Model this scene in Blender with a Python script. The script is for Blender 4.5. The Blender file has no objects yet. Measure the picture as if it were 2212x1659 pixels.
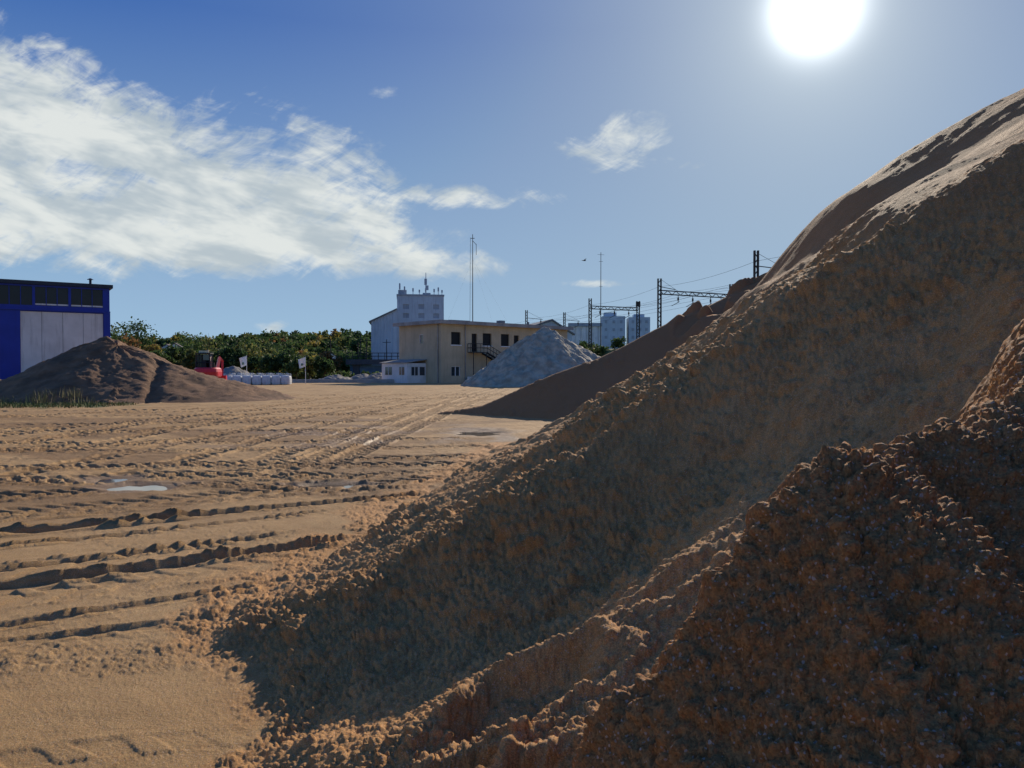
import bpy, math, random
import numpy as np
from mathutils import Vector
random.seed(7); rs=np.random.RandomState(11)
scene=bpy.context.scene
scene.view_settings.view_transform='Standard'; scene.view_settings.look='None'
scene.view_settings.exposure=0; scene.view_settings.gamma=1
CAMZ=1.5
SUN=Vector((650,1661,775)).normalized()
el=math.asin(SUN.z); az=math.atan2(SUN.x,SUN.y)

# ------------------------------------------------------------------ nodes helpers
class NT:
    def __init__(s,t): s.t=t; s.n=t.nodes; s.l=t.links
    def node(s,typ,**k):
        n=s.n.new(typ)
        for a,b in k.items(): setattr(n,a,b)
        return n
    def put(s,sock,v):
        if isinstance(v,bpy.types.NodeSocket): s.l.new(v,sock)
        else:
            if hasattr(sock,'default_value'):
                try: sock.default_value=v
                except Exception: sock.default_value=(*v,1) if len(v)==3 else v
    def m(s,op,a,b=0.0,c=None,clamp=False):
        n=s.node('ShaderNodeMath',operation=op,use_clamp=clamp)
        s.put(n.inputs[0],a); s.put(n.inputs[1],b)
        if c is not None: s.put(n.inputs[2],c)
        return n.outputs[0]
    def mix(s,f,a,b,blend='MIX'):
        n=s.node('ShaderNodeMix',data_type='RGBA',blend_type=blend)
        s.put(n.inputs[0],f); s.put(n.inputs[6],a); s.put(n.inputs[7],b)
        return n.outputs[2]
    def ramp(s,f,lo,hi,a=0.0,b=1.0,smooth=True):
        n=s.node('ShaderNodeMapRange'); n.interpolation_type='SMOOTHSTEP' if smooth else 'LINEAR'
        s.put(n.inputs[0],f); n.inputs[1].default_value=lo; n.inputs[2].default_value=hi
        n.inputs[3].default_value=a; n.inputs[4].default_value=b
        return n.outputs[0]
    def noise(s,vec,scale,detail=4,rough=.55,dist=0.0):
        n=s.node('ShaderNodeTexNoise'); 
        if vec is not None: s.l.new(vec,n.inputs['Vector'])
        n.inputs['Scale'].default_value=scale; n.inputs['Detail'].default_value=detail
        n.inputs['Roughness'].default_value=rough; n.inputs['Distortion'].default_value=dist
        return n.outputs[0]
    def curve(s,val,pts,x0,x1,y0,y1):
        f=s.ramp(val,x0,x1,0,1,False); n=s.node('ShaderNodeFloatCurve'); s.l.new(f,n.inputs['Value'])
        c=n.mapping.curves[0]; P=[((a-x0)/(x1-x0),(b-y0)/(y1-y0)) for a,b in pts]
        c.points[0].location=P[0]; c.points[1].location=P[-1]
        for p in P[1:-1]: c.points.new(*p)
        n.mapping.update()
        return s.m('ADD',s.m('MULTIPLY',n.outputs[0],y1-y0),y0)

def c4(c): return (c[0],c[1],c[2],1)
MATS={}
def mat(name,col,rough=.8,var=.25,scale=2.0,bump=0.0,bscale=20,metal=0.0,streak=0.0,spec=.3):
    if name in MATS: return MATS[name]
    m=bpy.data.materials.new(name); m.use_nodes=True; t=NT(m.node_tree)
    b=t.n['Principled BSDF']
    tc=t.node('ShaderNodeTexCoord').outputs['Object']
    n=t.noise(tc,scale,5,.6)
    dark=tuple(max(0,x*(1-var)) for x in col); lite=tuple(min(1,x*(1+var*.6)) for x in col)
    f=t.ramp(n,.3,.7)
    c=t.mix(f,c4(dark),c4(lite))
    if streak>0:
        mp=t.node('ShaderNodeMapping'); t.l.new(tc,mp.inputs[0]); mp.inputs['Scale'].default_value=(3,3,.25)
        s2=t.ramp(t.noise(mp.outputs[0],1.2,5,.6),.5,.75)
        c=t.mix(t.m('MULTIPLY',s2,streak),c,c4(tuple(x*.45 for x in col)))
    t.put(b.inputs['Base Color'],c); b.inputs['Roughness'].default_value=rough
    b.inputs['Metallic'].default_value=metal; b.inputs['Specular IOR Level'].default_value=spec
    if bump>0:
        bn=t.node('ShaderNodeBump'); bn.inputs['Strength'].default_value=bump; bn.inputs['Distance'].default_value=.05
        t.l.new(t.noise(tc,bscale,4,.65),bn.inputs['Height']); t.l.new(bn.outputs[0],b.inputs['Normal'])
    MATS[name]=m; return m

# ------------------------------------------------------------------ mesh helpers
def link(o,parent=None):
    scene.collection.objects.link(o)
    if parent is not None: o.parent=parent
    return o
def empty(name,loc=(0,0,0),rz=0):
    o=bpy.data.objects.new(name,None); o.location=loc; o.rotation_euler=(0,0,rz); o.empty_display_size=.5
    return link(o)
def mesh_obj(name,v,f,m,parent=None,loc=(0,0,0),rz=0,smooth=False):
    me=bpy.data.meshes.new(name); me.from_pydata([tuple(p) for p in v],[],[tuple(q) for q in f])
    if isinstance(m,(list,tuple)):
        for q in m: me.materials.append(q)
    else: me.materials.append(m)
    if smooth: me.polygons.foreach_set('use_smooth',[True]*len(me.polygons))
    me.update()
    o=bpy.data.objects.new(name,me); o.location=loc; o.rotation_euler=(0,0,rz)
    return link(o,parent)
class MB:
    "accumulates boxes / beams / tubes in one mesh"
    def __init__(s): s.v=[]; s.f=[]
    def box(s,x0,x1,y0,y1,z0,z1):
        n=len(s.v); s.v+=[(x0,y0,z0),(x1,y0,z0),(x1,y1,z0),(x0,y1,z0),(x0,y0,z1),(x1,y0,z1),(x1,y1,z1),(x0,y1,z1)]
        s.f+=[(n,n+3,n+2,n+1),(n+4,n+5,n+6,n+7),(n,n+1,n+5,n+4),(n+1,n+2,n+6,n+5),(n+2,n+3,n+7,n+6),(n+3,n,n+4,n+7)]
        return s
    def beam(s,a,b,r0,r1=None,k=6):
        if r1 is None: r1=r0
        a=Vector(a); b=Vector(b); d=(b-a)
        if d.length<1e-6: return s
        d.normalize(); u=d.orthogonal().normalized(); w=d.cross(u); n=len(s.v)
        for p,r in((a,r0),(b,r1)):
            for i in range(k):
                t=2*math.pi*(i+.5)/k; s.v.append(tuple(p+u*math.cos(t)*r+w*math.sin(t)*r))
        for i in range(k):
            j=(i+1)%k; s.f.append((n+i,n+j,n+k+j,n+k+i))
        s.f.append(tuple(n+i for i in range(k))[::-1]); s.f.append(tuple(n+k+i for i in range(k)))
        return s
    def poly(s,pts):
        n=len(s.v); s.v+=list(pts); s.f.append(tuple(range(n,n+len(pts)))); return s
    def extr(s,prof,y0,y1):
        n=len(s.v); k=len(prof)
        for y in(y0,y1):
            for (x,z) in prof: s.v.append((x,y,z))
        for i in range(k):
            j=(i+1)%k; s.f.append((n+i,n+j,n+k+j,n+k+i))
        s.f.append(tuple(n+i for i in range(k))[::-1]); s.f.append(tuple(n+k+i for i in range(k)))
        return s
    def obj(s,name,m,parent=None,loc=(0,0,0),rz=0,smooth=False,bevel=0):
        o=mesh_obj(name,s.v,s.f,m,parent,loc,rz,smooth)
        if bevel>0:
            b=o.modifiers.new('bevel','BEVEL'); b.width=bevel; b.segments=2; b.limit_method='ANGLE'
        return o
def wall(mb,axis,pos,a0,a1,z0,z1,th,openings):
    xs=sorted(set([a0,a1]+[o[0] for o in openings]+[o[1] for o in openings]))
    zs=sorted(set([z0,z1]+[o[2] for o in openings]+[o[3] for o in openings]))
    for i in range(len(xs)-1):
        for j in range(len(zs)-1):
            cx=(xs[i]+xs[i+1])/2; cz=(zs[j]+zs[j+1])/2
            if any(o[0]<cx<o[1] and o[2]<cz<o[3] for o in openings): continue
            if axis=='x': mb.box(xs[i],xs[i+1],pos,pos+th,zs[j],zs[j+1])
            else: mb.box(pos,pos+th,xs[i],xs[i+1],zs[j],zs[j+1])

# ------------------------------------------------------------------ numpy noise
_p=rs.permutation(256).astype(np.int32); _P=np.concatenate([_p,_p])
_ga=rs.rand(256)*2*np.pi; _gx=np.cos(_ga).astype(np.float32); _gy=np.sin(_ga).astype(np.float32)
_r1=rs.rand(256).astype(np.float32); _r2=rs.rand(256).astype(np.float32); _r3=rs.rand(256).astype(np.float32)
def perlin(x,y,seed=0):
    x=x+seed*17.31; y=y+seed*9.73
    xf=np.floor(x); yf=np.floor(y); xi=xf.astype(np.int64)&255; yi=yf.astype(np.int64)&255
    fx=(x-xf).astype(np.float32); fy=(y-yf).astype(np.float32)
    u=fx*fx*fx*(fx*(fx*6-15)+10); v=fy*fy*fy*(fy*(fy*6-15)+10)
    def g(dx,dy):
        h=_P[_P[(xi+dx)&255]+((yi+dy)&255)]
        return _gx[h]*(fx-dx)+_gy[h]*(fy-dy)
    a=g(0,0);b=g(1,0);c=g(0,1);d=g(1,1)
    a=a+u*(b-a); c=c+u*(d-c)
    return (a+v*(c-a))*1.5
def clods(x,y,cell,seed,thr=0.0):
    x=x/cell+seed*31.7; y=y/cell+seed*13.9
    xf=np.floor(x); yf=np.floor(y); out=np.zeros(x.shape,np.float32)
    xi=xf.astype(np.int64); yi=yf.astype(np.int64); fx=(x-xf).astype(np.float32); fy=(y-yf).astype(np.float32)
    for dx in(-1,0,1):
        for dy in(-1,0,1):
            h=_P[_P[(xi+dx)&255]+((yi+dy)&255)]
            cx=dx+_r1[h]; cy=dy+_r2[h]; r=.18+.5*_r3[h]**1.5
            d2=(fx-cx)**2+(fy-cy)**2
            v=np.sqrt(np.maximum(r*r-d2,0)); v=np.where(_r3[h]<thr,0,v)
            out=np.maximum(out,v)
    return out
def sst(x,a,b):
    t=np.clip((x-a)/(b-a),0,1); return t*t*(3-2*t)
def smax(a,b,k):
    h=np.clip(.5+.5*(a-b)/k,0,1); return b+(a-b)*h+k*h*(1-h)
def smin(a,b,k): return -smax(-a,-b,k)

# ------------------------------------------------------------------ terrain
NF,NB,NR=1260,90,1600
lim=math.radians(39)
th=np.concatenate([np.linspace(-lim,lim,NF,endpoint=False),np.linspace(lim,2*math.pi-lim,NB,endpoint=False)])
rad=np.exp(np.linspace(math.log(.28),math.log(130),NR-14,endpoint=False))
rad=np.concatenate([rad,np.exp(np.linspace(math.log(130),math.log(4000),14))])
R,T=np.meshgrid(rad,th,indexing='ij'); NT_=len(th)
X=(R*np.sin(T)).ravel(); Y=(R*np.cos(T)).ravel(); RR=R.ravel()
sp=RR*.0038
def fade(wl): return np.clip(wl/(sp*1.5)-.6,0,1)
def fadec(wl): return np.clip(wl/(sp*.8)-.5,0,1)

TOEY=[-6,-1,1.0,2.4,2.9,3.3,3.8,4.4,5.4,6.4,8.9,10.4,13,15,18,30]
TOEX=[-1.7,-1.2,-1.1,-1.2,-1.0,-.9,-1.25,-1.78,-1.9,-1.7,-1.35,-1.13,-.8,-.5,-.3,-.2]
xt=np.interp(Y,TOEY,TOEX)+(perlin(X*1.1,Y*1.1,1)*.2+perlin(X*3.3,Y*3.3,2)*.08)*(1-.8*sst(X,1,3))
dx=X-xt
dxp=np.maximum(dx,0)
plane=np.where(dx>0,.535*(dxp-.26*(1-np.exp(-dxp/.45)))+.15*np.clip(dxp-2.2,0,1.6)+.075*np.clip(dxp-3.8,0,30),.4*dx)
plane=plane-.08*np.exp(-((X-3.6)/1.5)**2)*sst(Y,5,9)+.07*np.clip(X-4.6,0,3)+.03*np.clip(X-7.6,0,9)+(.62*sst(X,3.3,4.5)-.30*sst(X,5.2,6.8)-.50*sst(X,6.8,9))*sst(Y,7.0,10.8)
wob=perlin(X*.5,Y*.5,3)*.5
ril=1-np.abs(perlin(X*.28,(Y+wob)*.8,4))*2
amp=sst(dx,.2,1.8)
plane=plane+amp*(ril-.55)*.045*(1-.7*sst(X,3,5))+amp*perlin(X*.4,Y*.4,6)*.10*(1-.6*sst(X,6,8))+amp*perlin(X*1.1,Y*1.1,5)*.03
sc=perlin(X*.35+3,Y*.3,7)
plane=plane+(sst(X-.06*Y-.5*sc,1.9,2.3)-.5)*.18*sst(Y,3.5,5.5)
def ridge(xs,ys,am,w,p=1.5):
    yc=np.interp(X,xs,ys)+perlin(X*1.5,Y*.3,8)*.1; a=np.interp(X,xs,am)
    t=(Y-yc)/w; return a*np.exp(-np.abs(t)**p)
R1=ridge([-.9,-.54,-.16,.33,.8,1.17,1.5,1.76,2.1,2.6,3.4],[2.5,2.45,2.5,2.8,2.9,2.8,2.65,2.8,3.2,3.6,4.4],[0,.03,.05,.06,.06,.07,.09,.14,.26,.2,0],.45)
R2=ridge([-1.6,-.8,0,1,2,3],[4.1,4.1,4.3,4.8,5.3,6],[0,.03,.05,.05,.03,0],.5)
R3=ridge([-.9,-.4,.2,.8,1.4,2],[1.9,1.95,2.0,2.1,2.2,2.4],[0,.03,.04,.04,.04,.04],.22)
plane=plane+R1+R2+R3
def pit(cx,cy,rx,ry,d,rim=.25):
    q=np.sqrt(((X-cx)/rx)**2+((Y-cy)/ry)**2)*(1+perlin(X*6,Y*6,9)*.25)
    return -d*(1-sst(q,.5,1.05))+d*rim*np.exp(-((q-1.15)/.2)**2)
plane=plane+pit(.02,2.25,.26,.2,.12)+pit(-.18,1.9,.15,.10,.06,.6)+pit(.05,1.75,.13,.10,.05,.6)+pit(-.38,1.95,.14,.09,.05,.6)+pit(.5,2.45,.2,.13,.05)
yend=np.interp(X,[-2,-.5,3,4.4,6,8.6,14,25],[14.6,15.1,15.0,17.0,18.6,21.0,24,26])+perlin(X*.3,Y*.3,10)*.3
end=.66*(yend-Y)
crest=np.interp(X,[0,9,11,14,40],[20,20,6.8,7.4,7.4])
pile=smin(smin(plane,end,.25),crest,.5)
back=.6*(Y+7)
pile=np.minimum(pile,back)
sx=[-.5,-.2,.08,.16,.24,.31,.38,.50,.76,.92,1.07,1.35,1.9,3]
yc=np.interp(X,sx,[1.15,1.05,1.0,.97,.95,.94,.97,1.08,1.3,1.42,1.6,1.9,2.3,2.8])+perlin(X*5,Y*2,12)*.05
zc=np.interp(X,sx,[.15,.55,.97,1.09,1.19,1.27,1.35,1.365,1.40,1.44,1.52,1.70,2.1,2.9])+perlin(X*7,Y*2,13)*.03+perlin(X*19,Y*5,16)*.016
dd=np.sqrt((Y-yc)**2+.03**2)-.03
spur=np.where(Y<yc,zc-.62*dd,zc-1.0*dd)
spur=spur+(perlin(X*4,Y*4,14)*.05+perlin(X*9,Y*9,15)*.02)*np.clip(np.abs(Y-yc)*6,0,1)
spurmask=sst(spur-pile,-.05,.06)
pile=smax(pile,spur,.08)
q2=.40*(X+.1-perlin(X*.3,Y*.3,15)*.4)+.45*(Y-24.5)+perlin(X*.35,Y*.35,16)*.12
e2=.64*(np.interp(X,[-1,3,8,14],[27,29.5,34,37])-Y)
pile2=smin(q2,e2,.3); pile2=np.minimum(pile2,5.0+perlin(X*.7,Y*.7,17)*.3)
pile2=pile2+.35*sst(X,5.2,6.2)*sst(perlin(X*1.1,Y*1.1,18),0,.3)*(pile2>0)
pile2=np.where((Y<16)|(Y>45),-1,pile2)
hp=np.maximum(pile,pile2)
on=sst(hp,-.03,.04); near_toe=sst(dx,-.5,.1)*(Y<16)*(Y>-6)
loose=np.clip(np.maximum(on,near_toe*.9*sst(perlin(X*2.5,Y*2.5,19)+near_toe*.8,.1,.5)),0,1)

g=perlin(X*.12,Y*.12,20)*.04+perlin(X*.5,Y*.5,21)*.012+perlin(X*1.6,Y*1.6,22)*.005*fade(.6)
wn=sst(perlin(X*1.1,Y*.9,53)+.6*perlin(X*2.7,Y*2.2,54),-.35,.25)
wetm=sst(1-np.sqrt(((X+4.6)/2.9)**2+((Y-18.5)/4.5)**2)+perlin(X*.5,Y*.5,23)*.9,0,.7)*wn*.8
wetm=np.maximum(wetm,sst(1-np.sqrt(((X+.9)/1.0)**2+((Y-18)/3)**2)+perlin(X*.7,Y*.7,24)*.5,0,.4)*wn)
tr=np.zeros_like(X); cov=np.zeros_like(X); rut=np.zeros_like(X)
def track(x0,y0,x1,y1,w=.5,bend=0,depth=.045,lug=.035,pitch=.24,seed=0):
    L=math.hypot(x1-x0,y1-y0); ux,uy=(x1-x0)/L,(y1-y0)/L
    s=(X-x0)*ux+(Y-y0)*uy; t=-(X-x0)*uy+(Y-y0)*ux
    t=t-bend*4*(s/L)*(1-s/L)*L*.25+perlin(s*.3,s*0+seed,25)*.06+perlin(s*2.1,s*0+seed,60)*.010
    m=(np.abs(t)<w)&(s>-.5)&(s<L+.5); i=np.nonzero(m)[0]
    if len(i)==0: return
    s=s[i]; t=t[i]; a=np.abs(t); hw=w/2
    env=sst(s,-.3,.4)*(1-sst(s,L-.4,L+.3))*(.5+.5*sst(perlin(s*.35+seed*3.1,t*.5,26),-.3,.25))
    inside=1-sst(a,hw*.84,hw*1.02)
    ph=(s+a*.75)/pitch+np.where(t>0,.5,0)
    lg=sst(np.sin(ph*2*np.pi)+perlin(s*5,t*5,27)*.6,0,.5)
    berm=np.exp(-((a-hw*1.1)/(hw*.14))**2)*(.35+.65*sst(perlin(s*1.3+seed,t*.2,55),-.4,.3))
    ff=fade(pitch*1.2)[i]
    crumble=1+perlin(s*7,t*7,28)*.7
    h=env*(-depth*inside+inside*lug*lg*ff+berm*depth*.9*crumble)
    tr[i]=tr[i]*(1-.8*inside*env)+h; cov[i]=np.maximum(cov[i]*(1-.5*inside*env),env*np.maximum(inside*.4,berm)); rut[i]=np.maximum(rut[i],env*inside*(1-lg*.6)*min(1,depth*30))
for k,(a,b,c,d,w,bn,dp,lg,pt) in enumerate([
 (-6.5,1.9,-1.7,4.55,.5,.0,.010,.012,.3),(-7,2.95,-1.6,6.15,.55,.0,.010,.014,.32),(-7.5,3.3,-2.0,6.95,.5,.0,.008,.012,.3),(-3.6,2.3,-1.1,3.05,.34,.12,.008,.010,.3),
 (-6.5,3.2,-1.5,6.72,.28,.0,.060,.0,.3),(-6.5,2.4,-1.65,5.35,.16,.0,.034,.0,.3),(-7,3.77,-2.1,6.93,.18,.0,.034,.0,.3),(-7.5,4.45,-2.0,8.0,.16,.0,.03,.0,.3),
 (-8.5,4.76,-1.0,9.18,.30,.0,.068,.0,.26),(-8,2.2,-2.0,4.55,.14,.0,.024,.0,.3),(-9,5.2,-1.3,9.9,.16,.0,.03,.0,.3),
 (-12,4.2,-1.6,9.75,.55,.0,.02,.022,.26),
 (-10,5.6,-.9,10.7,.6,-.03,.03,.04,.26),(-12,6.1,-.8,11.5,.6,.04,.03,.04,.26),
 (-14,8,-.6,12.4,.6,.05,.03,.05,.28),(-16,10.2,-.5,13.6,.6,-.06,.025,.05,.28),(-16,9.0,-2.5,10.9,.6,.08,.025,.05,.28),(-15,12,-2.5,9.9,.55,-.1,.025,.05,.28),
 (-20,12.5,-.4,15.2,.6,.05,.025,.05,.3),(-22,15,-1,17,.6,-.08,.025,.05,.3),(-17,7.5,-6,16.5,.6,.15,.025,.05,.28),(-15.5,6.5,-3,19.5,.6,.3,.025,.05,.28),
 (-20,14,-5,27,.65,-.15,.03,.05,.3),(-22,18,-2,23,.65,.1,.03,.055,.32),(-24,22,0,27,.65,.05,.035,.055,.32),(-25,27,0,32,.65,-.05,.04,.06,.34),
 (-7.2,9.5,-3.2,62,.55,.05,.04,.04,.3),(-5.6,11,-2.2,66,.55,.04,.04,.04,.3),(-4.2,12,-1.2,70,.55,.02,.04,.04,.3),(-2.9,11.6,-.4,60,.5,.02,.04,.04,.3),(-3.4,10.6,-.9,64,.5,.03,.035,.03,.3),
 (-8.5,14,-3.8,75,.55,.1,.04,.04,.3),(-10.2,16,-5,75,.55,.12,.04,.04,.3),(-13,12,-1,40,.6,-.1,.035,.04,.3),(-15,13,-2.5,44,.6,-.1,.035,.04,.3),
 (-18,20,3,50,.6,.15,.045,.05,.35),(-25,35,5,44,.7,.0,.05,.06,.4),(-25,42,8,50,.7,.05,.05,.06,.4),(-12,9,-9,30,.6,.2,.03,.05,.28),(-22,30,-1,48,.65,.1,.045,.06,.36),
 (-18,11,-1.5,12.2,.6,.04,.025,.05,.28),(-20,17,-4,19.5,.6,.1,.025,.05,.3),(-24,19,-6,31,.6,.1,.03,.055,.3)]):
    track(a,b,c,d,w,bn,dp,lg,pt,seed=k)
tr=tr*(1-.5*wetm*(Y<26))
dunes=sst(Y,7.5,10)*(perlin(X*1.2,Y*2.0,29)*.012*fade(.5)+perlin(X*3.1,Y*3.1,30)*.009*fade(.3)+perlin(X*7,Y*7,35)*.006*fade(.15))*(1-.7*wetm)
g=g+tr+dunes+perlin(X*9,Y*9,59)*.002*fade(.11)+perlin(X*3,Y*3,61)*.004*(1-sst(Y,6,9))
PUD=[(-4.87,9.97,.42,.34),(-5.55,10.7,.30,.26),(-2.35,10.15,.45,.18),(-.75,18.6,.55,.8)]
for (cx,cy,rx,ry) in PUD:
    q=np.sqrt(((X-cx)/rx)**2+((Y-cy)/ry)**2)+perlin(X*2.5,Y*2.5,31)*.5
    k=1-sst(q,.7,1.9); g=g*(1-k)+(-.02)*k+ (-.03)*(1-sst(q,.3,1.3))
    wetm=np.maximum(wetm,1-sst(q,1.0,2.2))
cr=sst(perlin(X*.9,Y*.9,32)+perlin(X*3,Y*3,33)*.4,-.05,.35)*(1-wetm)*(.25+.35*sst(Y,6.5,9))
cr=np.maximum(cr,sst(cov,.35,.8)*.6)
smooth_fore=sst(Y,1.2,2.0)*(1-sst(Y,3.5,4.0)); cr=cr*(1-.6*smooth_fore)
band=sst(1-np.sqrt(((X+2.6+.8*(Y-4.0))/1.5)**2+((Y-4.0)/.4)**2)+perlin(X*2,Y*2,62)*.6,.1,.6)
cr=np.maximum(np.maximum(cr,band*.55),loose)
damp_ground=sst(Y,6.5,9)*(1-sst(Y,20,34))*sst(perlin(X*.3,Y*.45,36)+perlin(X*1.1,Y*1.1,37)*.4,-.25,.2)

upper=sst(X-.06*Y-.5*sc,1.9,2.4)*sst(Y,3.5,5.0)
rough_pile=on*(1-.85*upper)*(.55+.45*sst(perlin(X*.7,Y*.7,34),-.3,.2))
amp_c=np.maximum(rough_pile,cr*.6*(1-on))
Z0=np.where(RR>160,0,g)*(1-on)+np.maximum(hp,0)
Z0=Z0+on*(perlin(X*2.2,Y*2.2,43)*.016+perlin(X*5.5,Y*5.5,44)*.005*fade(.18))*(.3+.7*rough_pile)
Zg=Z0.reshape(R.shape)
dzr=np.gradient(Zg,axis=0)/np.maximum(np.gradient(R,axis=0),1e-5)
dth=np.gradient(np.unwrap(np.append(th,th[0]+2*np.pi)))[:-1]
dzt=(np.roll(Zg,-1,1)-np.roll(Zg,1,1))/(2*dth[None,:]*R)
sT,cT=np.sin(T),np.cos(T)
gx=np.clip((dzr*sT+dzt*cT).ravel(),-2,2); gy=np.clip((dzr*cT-dzt*sT).ravel(),-2,2); nl_=np.sqrt(gx*gx+gy*gy+1)
nx,ny,nz=-gx/nl_,-gy/nl_,1/nl_
Ys=Y+.55*Z0
idx=np.nonzero(RR<45)[0]
D=np.zeros_like(X)
x,y=X[idx],Ys[idx]
a_=amp_c[idx]; sm_=1-.93*spurmask[idx]; nr_=.35+.65*sst(RR[idx],1.8,3.6)
D[idx]+=a_*clods(x+perlin(x*5,y*5,40)*.05,y+perlin(x*5,y*5,47)*.05,.15,1,.86)*.15*.45*fadec(.15)[idx]*sst(perlin(x*.8,y*.8,41),-.2,.4)*sm_*nr_
D[idx]+=a_*clods(x+perlin(x*14,y*14,48)*.02,y+perlin(x*14,y*14,42)*.02,.075,2,.82)*.075*.8*fadec(.075)[idx]*sm_*nr_*sst(perlin(x*1.3,y*1.3,49),-.4,.2)
D[idx]+=a_*clods(x+perlin(x*25,y*25,50)*.01,y,.036,6,.65)*.036*1.05*fadec(.036)[idx]*(1-.6*spurmask[idx])*(.6+.4*nr_)
i2=np.nonzero(RR<14)[0]; x,y=X[i2],Ys[i2]
D[i2]+=np.maximum(amp_c[i2],.12)*clods(x,y,.021,3,.5)*.021*1.15*fadec(.021)[i2]*(1-.3*spurmask[i2])
i3=np.nonzero(RR<6)[0]; x,y=X[i3],Ys[i3]
D[i3]+=np.maximum(amp_c[i3],.22)*clods(x,y,.0115,4,.3)*.0115*1.1*fadec(.0115)[i3]
i4=np.nonzero(RR<2.4)[0]; x,y=X[i4],Ys[i4]
D[i4]+=np.maximum(amp_c[i4],.3)*clods(x,y,.0058,5,0)*.0058*1.15
X=X+nx*D; Y=Y+ny*D; Z=Z0+nz*D
Z=np.where(RR>160,-.02,Z)

attr_loose=loose.astype(np.float32); attr_wet=(wetm*(1-loose)).astype(np.float32)
grass=sst(1-np.sqrt(((X+22)/7)**2+((Y-33)/3.0)**2)+perlin(X*.8,Y*.8,46)*.6,.1,.6)+sst(RR,120,140)
attr_grass=np.clip(grass,0,1).astype(np.float32)
attr_ground_dark=np.clip(np.maximum(cr*.5,np.maximum(rut*.8,damp_ground*.9)),0,1).astype(np.float32)  # ground colour darker in crumbs, tread ruts and damp patches
attr_dark_brown=np.clip(spurmask*.75+(pile2>pile)*(pile2>0)*1.0+.65*upper,0,1).astype(np.float32)  # darker brown tint on near spur, second pile and upper face
ii=np.arange(NR-1)[:,None]*NT_+np.arange(NT_)[None,:]
jj=np.arange(NR-1)[:,None]*NT_+((np.arange(NT_)+1)%NT_)[None,:]
F=np.stack([ii,ii+NT_,jj+NT_,jj],-1).reshape(-1,4)
F=F[:,::-1].copy() if (lambda a,b,c,d:(X[b]-X[a])*(Y[d]-Y[a])-(Y[b]-Y[a])*(X[d]-X[a]))(*F[-5])<0 else F
pv=(hp>0)
fp=pv[F].sum(1)>=2
which=np.where(fp,np.where(pile[F].mean(1)>=pile2[F].mean(1),1,2),0)

def grid_mesh(name,faces,m):
    used,inv=np.unique(faces,return_inverse=True); inv=inv.reshape(faces.shape)
    me=bpy.data.meshes.new(name)
    me.vertices.add(len(used)); co=np.stack([X[used],Y[used],Z[used]],-1).astype(np.float32)
    me.vertices.foreach_set('co',co.ravel())
    me.loops.add(inv.size); me.loops.foreach_set('vertex_index',inv.ravel().astype(np.int32))
    me.polygons.add(len(inv)); me.polygons.foreach_set('loop_start',(np.arange(len(inv))*4).astype(np.int32))
    me.update(calc_edges=True)
    me.polygons.foreach_set('use_smooth',np.ones(len(inv),bool))
    for nm,arr in(('loose',attr_loose),('wet',attr_wet),('grass',attr_grass),('ground_dark',attr_ground_dark),('dark_brown',attr_dark_brown)):
        at=me.attributes.new(nm,'FLOAT','POINT'); at.data.foreach_set('value',arr[used])
    me.materials.append(m)
    o=bpy.data.objects.new(name,me); return link(o)

# sand material
sm=bpy.data.materials.new('damp_sand'); sm.use_nodes=True; t=NT(sm.node_tree); b=t.n['Principled BSDF']
tc=t.node('ShaderNodeTexCoord').outputs['Object']
def A(nm): return t.node('ShaderNodeAttribute',attribute_name=nm).outputs['Fac']
n1=t.ramp(t.noise(tc,.5,4,.6),.3,.7); n2=t.ramp(t.noise(tc,7,3,.65),.3,.7)
gcol=t.mix(n1,(.42,.255,.102,1),(.54,.345,.152,1)); gcol=t.mix(t.m('MULTIPLY',n2,.4),gcol,(.33,.195,.078,1))
pcol=t.mix(n1,(.50,.26,.088,1),(.62,.335,.13,1)); pcol=t.mix(t.m('MULTIPLY',n2,.5),pcol,(.38,.185,.06,1))
pcol=t.mix(t.m('MULTIPLY',A('dark_brown'),.85),pcol,(.29,.125,.045,1))
gcol=t.mix(t.m('MULTIPLY',A('ground_dark'),.78),gcol,(.20,.118,.05,1))
c=t.mix(A('loose'),gcol,pcol)
c=t.mix(t.m('MULTIPLY',A('wet'),.6),c,(.20,.125,.06,1))
vo=t.node('ShaderNodeTexVoronoi'); t.l.new(tc,vo.inputs['Vector']); vo.inputs['Scale'].default_value=340
hs=t.node('ShaderNodeSeparateColor'); t.l.new(vo.outputs['Color'],hs.inputs[0])
gr=t.ramp(hs.outputs[0],0,1,.62,1.38,False)
gm=t.node('ShaderNodeCombineColor'); 
for i in range(3): t.l.new(gr,gm.inputs[i])
c=t.mix(.85,c,gm.outputs[0],'MULTIPLY')
c=t.mix(t.m('MULTIPLY',t.m('GREATER_THAN',hs.outputs[1],.965),.6),c,(.62,.50,.42,1))
c=t.mix(t.m('MULTIPLY',t.m('GREATER_THAN',hs.outputs[2],.88),.45),c,(.50,.16,.055,1))
gn=t.ramp(t.noise(tc,1.2,3,.7),.35,.65)
c=t.mix(A('grass'),c,t.mix(gn,(.09,.11,.035,1),(.20,.19,.08,1)))
t.put(b.inputs['Base Color'],c)
t.put(b.inputs['Roughness'],t.ramp(A('wet'),0,1,.85,.5,False)); b.inputs['Specular IOR Level'].default_value=.2
bp=t.node('ShaderNodeBump'); bp.inputs['Strength'].default_value=.9; bp.inputs['Distance'].default_value=.011
t.l.new(t.noise(tc,65,5,.8),bp.inputs['Height']); t.l.new(bp.outputs[0],b.inputs['Normal'])

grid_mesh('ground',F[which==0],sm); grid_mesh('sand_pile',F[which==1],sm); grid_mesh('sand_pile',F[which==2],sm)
del R,T,F,ii,jj,D,tr,cov

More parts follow.
